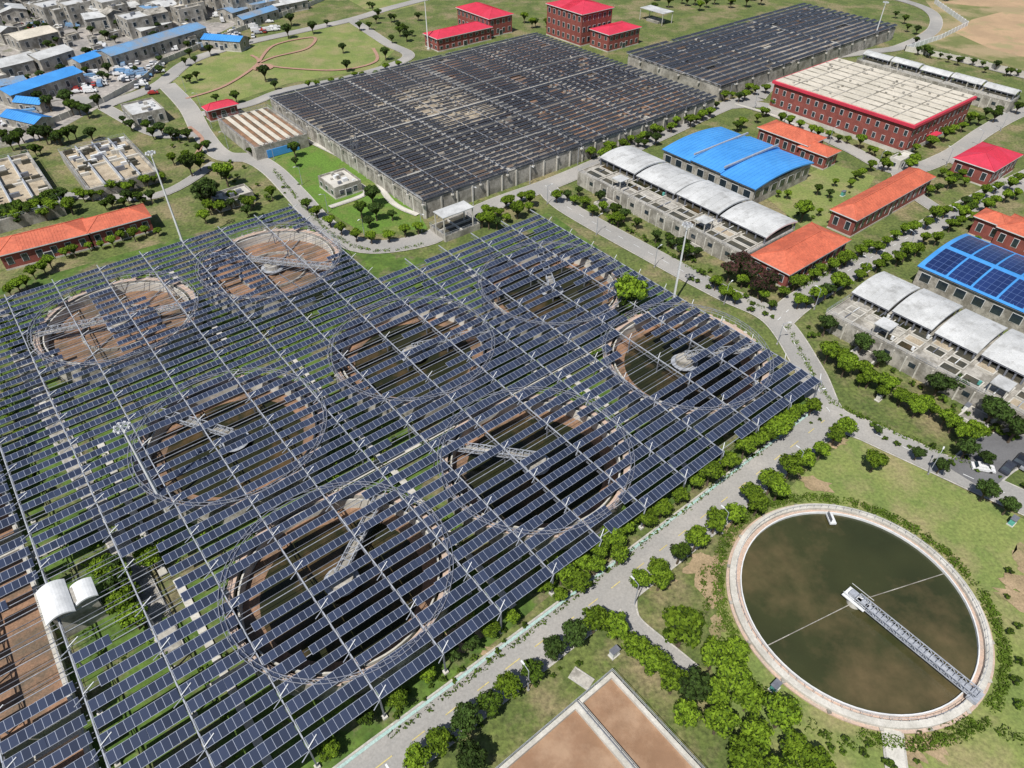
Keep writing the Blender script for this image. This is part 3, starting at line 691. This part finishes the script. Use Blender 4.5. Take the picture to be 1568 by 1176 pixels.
for p,s in(((1265,500),1.1),((1320,528),1.3),((1350,548),1.1),((1438,592),1.4),((1520,632),1.5),((1555,660),1.4),((1405,695),.8),((1440,715),.8),((1508,755),.9),((1545,775),1.),((1345,658),.6),((1480,690),1),((1510,705),.8),((1470,590),1.1)): T(p,s,'D')
T((965,455),2.1,'L'); T((960,470),1.3,'D')
T((1340,708),1.1)
row((1195,448),(1405,345),15,.95,'L'); row((1215,470),(1440,360),15,.95,'L'); row((1410,345),(1568,270),10,.9); row((1450,350),(1568,290),7,.9)
row((1130,425),(1190,470),4,.9); row((1090,430),(1130,460),4,.8)
for p in((1118,415),(1135,405),(1165,440),(1178,430),(1150,420)): T(p,1.4,'P','purple_leaf_tree')
row((850,295),(960,340),9,.85,'L',8); row((880,290),(1080,400),9,.8,'D',7); row((1020,360),(1060,390),3,1.0,'D'); T((1232,320),1.7)
row((905,240),(1100,165),24,.85,'L',5); row((930,240),(1010,210),8,.8,'D',5)
row((735,345),(820,310),9,.85,'L',7); row((770,265),(830,245),5,.7,'D'); row((740,330),(800,295),5,.8,'L',5)
for p in((470,315),(485,325),(505,340),(522,352),(545,362),(568,365),(595,362),(620,355),(640,350)): T(p,.8)
for p,s in(((570,302),1.2),((575,325),1.1),((552,322),1.),((565,340),.8),((450,228),1.2),((452,248),.7),((385,232),.8),((600,330),.7)): T(p,s,'D')
row((265,232),(345,262),6,.9,'L',8); row((300,300),(400,330),8,.9,'D',9); row((300,325),(420,300),7,.9,'L',10); T((345,270),1.4); T((290,255),1.4,'D'); T((318,300),1.8,'D')
row((180,175),(260,215),6,.9,'D',9); row((240,195),(320,230),6,1.,'D',9)
row((0,340),(110,310),14,1.0,'L',7); row((0,330),(100,300),10,1.1,'D',6); row((110,300),(250,275),14,.8,'L',4); row((150,315),(240,300),9,.8,'D',6)
row((0,215),(90,205),9,1.2,'D',8); row((30,235),(140,200),8,1.,'D',6); row((10,450),(80,400),6,.9); row((5,500),(40,540),6,1.,'L',9); row((90,390),(250,350),9,.7,'L',4)
row((150,165),(60,150),8,1.2,'D',9)
for p in((440,48),(500,35),(478,42),(525,75),(550,40),(565,38),(300,115),(298,92),(405,115),(590,82),(600,60),(445,30),(330,150),(360,148),(420,130),(380,60),(320,75),(570,10),(610,40),(640,25),(622,55),(530,100)): T(p,R.uniform(.7,1.3),'D')
row((560,10),(640,60),9,.9,'D',9); row((620,100),(460,135),9,.7,'L',4); row((790,30),(850,30),5,1,'L',7); row((740,-10),(820,-25),7,1.3,'D',8); row((980,-10),(1130,-15),14,1.3,'D',12); row((1000,5),(1180,-5),12,1.1,'L',8)
row((1110,155),(1175,130),7,.8,'L',5); row((1130,190),(1185,160),6,.9,'L',7); row((1190,180),(1380,245),13,.8,'L',4); row((1380,250),(1490,180),9,.9,'L',8); row((1480,190),(1568,150),8,.9,'D',9)
row((1250,300),(1330,262),6,.7,'L',8); row((1180,290),(1260,330),5,.6,'L',8); row((1330,260),(1370,250),3,.8); row((1420,300),(1480,270),5,.8,'L',6); row((1470,330),(1500,300),4,.9,'L',6); row((1440,260),(1480,280),4,.7)
row((1370,20),(1420,75),6,.8,'D',7); row((1400,75),(1568,115),14,.7,'D',5); row((1380,-10),(1568,-15),14,1.0,'D',8)
for p in((178,868),(160,872),(185,888),(178,900),(198,910),(190,925),(213,945),(222,850),(235,860),(205,950)): T(p,1.0)
row((10,460),(30,520),4,.8); row((0,620),(60,760),8,.6,'L',14)
for i in range(80): T((R.uniform(0,300),R.uniform(-20,120)),R.uniform(.6,1.1),'D')
def brow(a,c,n,s=1,j=3):
    for i in range(n):
        t=(i+.5)/n; T((a[0]+(c[0]-a[0])*t+R.uniform(-j,j),a[1]+(c[1]-a[1])*t+R.uniform(-j,j)),s*R.uniform(.7,1.3),'B')
brow((1060,420),(1180,480),12,.8,9);brow((1240,500),(1300,560),9,.8,8);brow((1330,560),(1560,680),20,.8,9);brow((930,330),(1100,420),18,.8,10);brow((1290,640),(1568,740),14,.6,12);brow((600,1090),(800,960),14,.5,14);brow((260,220),(440,300),20,.8,20);brow((1450,330),(1568,380),12,.8,12)
brow((440,290),(560,300),6,.6,14); brow((1180,350),(1300,300),8,.6,12); brow((660,1150),(900,1000),10,.5,16); brow((1540,860),(1568,1100),7,.6,12); brow((1250,1130),(1400,1170),10,.6,14); brow((1210,660),(1320,640),6,.5,10)
b=MB(60,64.5)
for k in range(1300):
    a=R.uniform(-1.9,3.4); r=R.uniform(22.5,24.3)
    if math.sin(a*5.3)+math.sin(a*11.1)>1.4 and R.random()<.8: continue
    leafquads(b,r*math.cos(a),r*math.sin(a),.3,.45,9,'hedge_leaf',.15)
b.done('hedge')
def hedge(px,w=1.4,h=.9):
    pts=cat(gp(px)); b=MB(*pts[0])
    for i in range(len(pts)-1):
        p,q=pts[i],pts[i+1];n=int((q-p).length/.8)+1
        for k in range(n):
            if R.random()<.1: continue
            c=p+(q-p)*k/n-pts[0]; leafquads(b,c.x+R.uniform(-w,w)*.4,c.y+R.uniform(-w,w)*.4,h*.4,h*.7,14,'hedge_leaf',.18)
    b.done('hedge')
hedge([(600,1128),(830,955),(1000,820),(1180,680)],.8,.7); hedge([(1205,500),(1260,600),(1310,635),(1500,720)],1.2); hedge([(880,300),(1090,430),(1170,475)],1.2);hedge([(420,262),(460,310),(510,360),(570,385),(650,375)],1.2); hedge([(1080,870),(1090,960),(1190,1080),(1300,1140)],2.2); hedge([(1395,1140),(1480,1110),(1568,1130)],2); hedge([(1230,440),(1400,350),(1540,280)],1.4)
b=MB(0,0,A)
for i in range(1000):
    u=R.uniform(uL,umax);v=R.uniform(vmin,v3)
    if v>v2 and u>un: continue
    if any(math.dist((u,v),t)<21 for t in TU): continue
    if u>uL+80 and R.random()<.5: continue
    leafquads(b,u,v,.5,R.uniform(.5,1.2),24,R.choice(['hedge_leaf','leaf_light','leaf_dark']),.22)
b.done('understory_shrubs')
# ---------------------------------------------------------------- vehicles
def carmesh(cm,L=4.5,W=1.8,van=False):
    b=MB(); w=W/2
    prof=[(-L/2,.35),(-L/2,.85),(-L/2+.5,.95),(-L/2+1.0,1.45),(L/2-1.7,1.45),(L/2-1.0,.95),(L/2-.1,.8),(L/2,.35)]
    if van: prof=[(-L/2,.35),(-L/2,1.9),(-L/2+.1,2.1),(L/2-1.4,2.1),(L/2-.8,1.2),(L/2-.1,1.0),(L/2,.8),(L/2,.35)]
    def wd(z): return w if z<1.0 else w*.82
    n=len(prof)
    for i in range(n):
        p,q=prof[i],prof[(i+1)%n]
        g_=(i in(2,4)) and not van or (van and i==3)
        b.face([(p[0],-wd(p[1]),p[1]),(p[0],wd(p[1]),p[1]),(q[0],wd(q[1]),q[1]),(q[0],-wd(q[1]),q[1])],'glass' if g_ else cm)
    for s in(-1,1):
        b.face([(p[0],s*wd(p[1]),p[1]) for p in prof],cm)
        b.face([(-L/2+.75,s*(w*.9+.02),1.0),(L/2-1.15,s*(w*.9+.02),1.0),(L/2-1.75,s*(w*.83+.02),1.38),(-L/2+1.05,s*(w*.83+.02),1.38)],'glass')
        for x in(-L/2+.85,L/2-.9):
            P=lambda t,yy:(x+.33*math.cos(t*.524),s*yy,.33+.33*math.sin(t*.524))
            b.face([P(t,w+.02) for t in range(12)],'tyre'); b.face([P(t,w-.2) for t in range(12)],'tyre')
            for t in range(12): b.face([P(t,w+.02),P(t+1,w+.02),P(t+1,w-.2),P(t,w-.2)],'tyre')
    o=b.done('c');me=o.data;bpy.data.objects.remove(o);return me
CM=[carmesh('car_white'),carmesh('car_dark'),carmesh('car_grey'),carmesh('car_red'),carmesh('car_white',5.5,2,True),carmesh('roof_blue_faded',6.5,2.3,True)]
def car(px,ang,k=None,z=.25):
    k=R.randrange(6) if k is None else k; p=G(*px); o=bpy.data.objects.new('parked_van' if k>3 else 'parked_car',CM[k]); o.location=(*p,z); o.rotation_euler=(0,0,ang); COL.objects.link(o)
car((1503,720),math.radians(-15),0);car((1541,720),math.radians(40),1);car((1560,708),math.radians(40),1);car((1572,716),math.radians(40),2)
for (x0,y0,x1,y1,n) in((150,70,200,120,34),(60,150,150,130,18),(180,110,230,140,20),(300,70,420,40,40),(190,95,300,60,40),(20,45,300,10,70),(0,130,60,95,18),(330,30,440,8,30),(0,200,60,170,8),(100,105,160,125,26),(200,120,250,100,16)):
    for i in range(n):
        t=R.random(); car((x0+(x1-x0)*t+R.uniform(-14,14),y0+(y1-y0)*t+R.uniform(-8,8)),R.choice([.35,.35,1.9])+R.uniform(-.1,.1),R.choice([0,0,0,1,2,3,4,5]))
# ---------------------------------------------------------------- urban sheds
def shed(a,c,dep,h,rm,roof='gable',rh=1.6,st=1,cl=0): house('industrial_shed' if h<6.5 else 'town_building',ED(a,c,dep,h),h,roof,'concrete',rm,rh,st,.4,sx=5,clutter=cl)
for q in(((170,86),(315,42),13,6,'roof_blue_faded'),((16,146),(126,110),12,6,'roof_blue'),((0,178),(52,190),8,4,'roof_blue'),((308,60),(366,64),9,5,'roof_blue'),((355,20),(402,6),12,5,'roof_blue_faded'),((122,96),(158,84),9,5,'roof_blue'),((20,156),(60,160),6,4,'roof_blue'),((372,30),(425,14),8,5,'roof_blue_faded'),((420,10),(470,0),9,5,'roof_grey'),((60,92),(112,76),12,6,'roof_grey'),((0,104),(50,92),14,6,'roof_grey'),((28,62),(88,48),16,6,'roof_beige'),((0,50),(26,42),12,6,'roof_grey'),((130,30),(185,22),14,7,'roof_grey'),((200,12),(260,4),14,6,'roof_grey'),((330,6),(372,-4),12,5,'roof_blue'),((215,48),(262,34),8,4,'roof_grey'),((0,132),(40,124),8,4,'roof_blue_faded'),((60,20),(110,14),14,6,'roof_grey'),((0,20),(40,14),14,6,'roof_grey')):
    shed(*q)
for i in range(75):
    x=R.uniform(-150,430);y=R.uniform(-40,12)+ (0 if x>300 else R.uniform(0,25)); L=R.uniform(18,46); h=R.uniform(5,12)
    shed((x,y),(x+L,y-L*.2),R.uniform(9,16),h,R.choice(['roof_grey','roof_grey','concrete','concrete','roof_beige','roof_blue_faded','concrete_light','roof_grey']),R.choice(['gable','flat','flat']),1.6,max(1,int(h/3.2)),4)
for i in range(60):
    x=R.uniform(-20,340);y=R.uniform(25,150)
    if y>150-x*.3: continue
    L=R.uniform(6,17); shed((x,y),(x+L,y-L*.25),R.uniform(3,7),R.uniform(2.5,4),R.choice(['roof_grey','concrete','roof_beige','roof_blue_faded','white_paint','concrete_light','roof_grey']),'flat')
def wallline(px,h=2.4,m='concrete_light',name='boundary_wall'):
    pts=[Vector(G(*p)) for p in px];b=MB(*pts[0])
    for p,q in zip(pts,pts[1:]):
        p=p-pts[0];q=q-pts[0];d=(q-p).normalized();s=Vector((-d.y,d.x))*.12
        b.face([(*(p-s),h),(*(q-s),h),(*(q+s),h),(*(p+s),h)],m)
        for k in(-1,1): b.face([(*(p+s*k),0),(*(q+s*k),0),(*(q+s*k),h),(*(p+s*k),h)],m)
        n=int((q-p).length/4)
        for i in range(n): c=p+(q-p)*i/n; b.box(c.x-.2,c.x+.2,c.y-.2,c.y+.2,0,h+.25,m)
    b.done(name)
wallline([(0,215),(80,190),(160,158),(225,122),(250,98),(370,48),(470,12),(520,-10)])
wallline([(1385,78),(1480,96),(1568,118),(1700,150)]); wallline([(1385,78),(1440,60),(1480,40),(1430,5)],2.4,'white_paint')
# ---------------------------------------------------------------- light, world, camera
el=math.radians(58); sd=Vector((-.48,-.87,0)).normalized()
w=bpy.data.worlds.new('World'); sc.world=w; w.use_nodes=True; nt=w.node_tree; bg=nt.nodes['Background']
sky=nt.nodes.new('ShaderNodeTexSky'); sky.sky_type='NISHITA'; sky.sun_disc=False; sky.sun_elevation=el; sky.sun_rotation=math.atan2(sd.x,sd.y)
nt.links.new(sky.outputs[0],bg.inputs[0]); bg.inputs[1].default_value=.075
l=bpy.data.lights.new('sun','SUN'); l.energy=5.0; l.angle=math.radians(.5); l.color=(1,.965,.91); lo=bpy.data.objects.new('sun',l); COL.objects.link(lo)
dv=Vector((sd.x*math.cos(el),sd.y*math.cos(el),math.sin(el))); lo.rotation_euler=dv.to_track_quat('Z','Y').to_euler()
cam=bpy.data.cameras.new('camera'); cam.sensor_width=36; cam.lens=36*F/1568; cam.clip_end=6000; co=bpy.data.objects.new('camera',cam); co.location=(0,0,H); co.rotation_euler=(math.pi/2-PITCH,0,0); COL.objects.link(co); sc.camera=co
sc.view_settings.view_transform='Standard'; sc.view_settings.look='None'; sc.view_settings.exposure=0
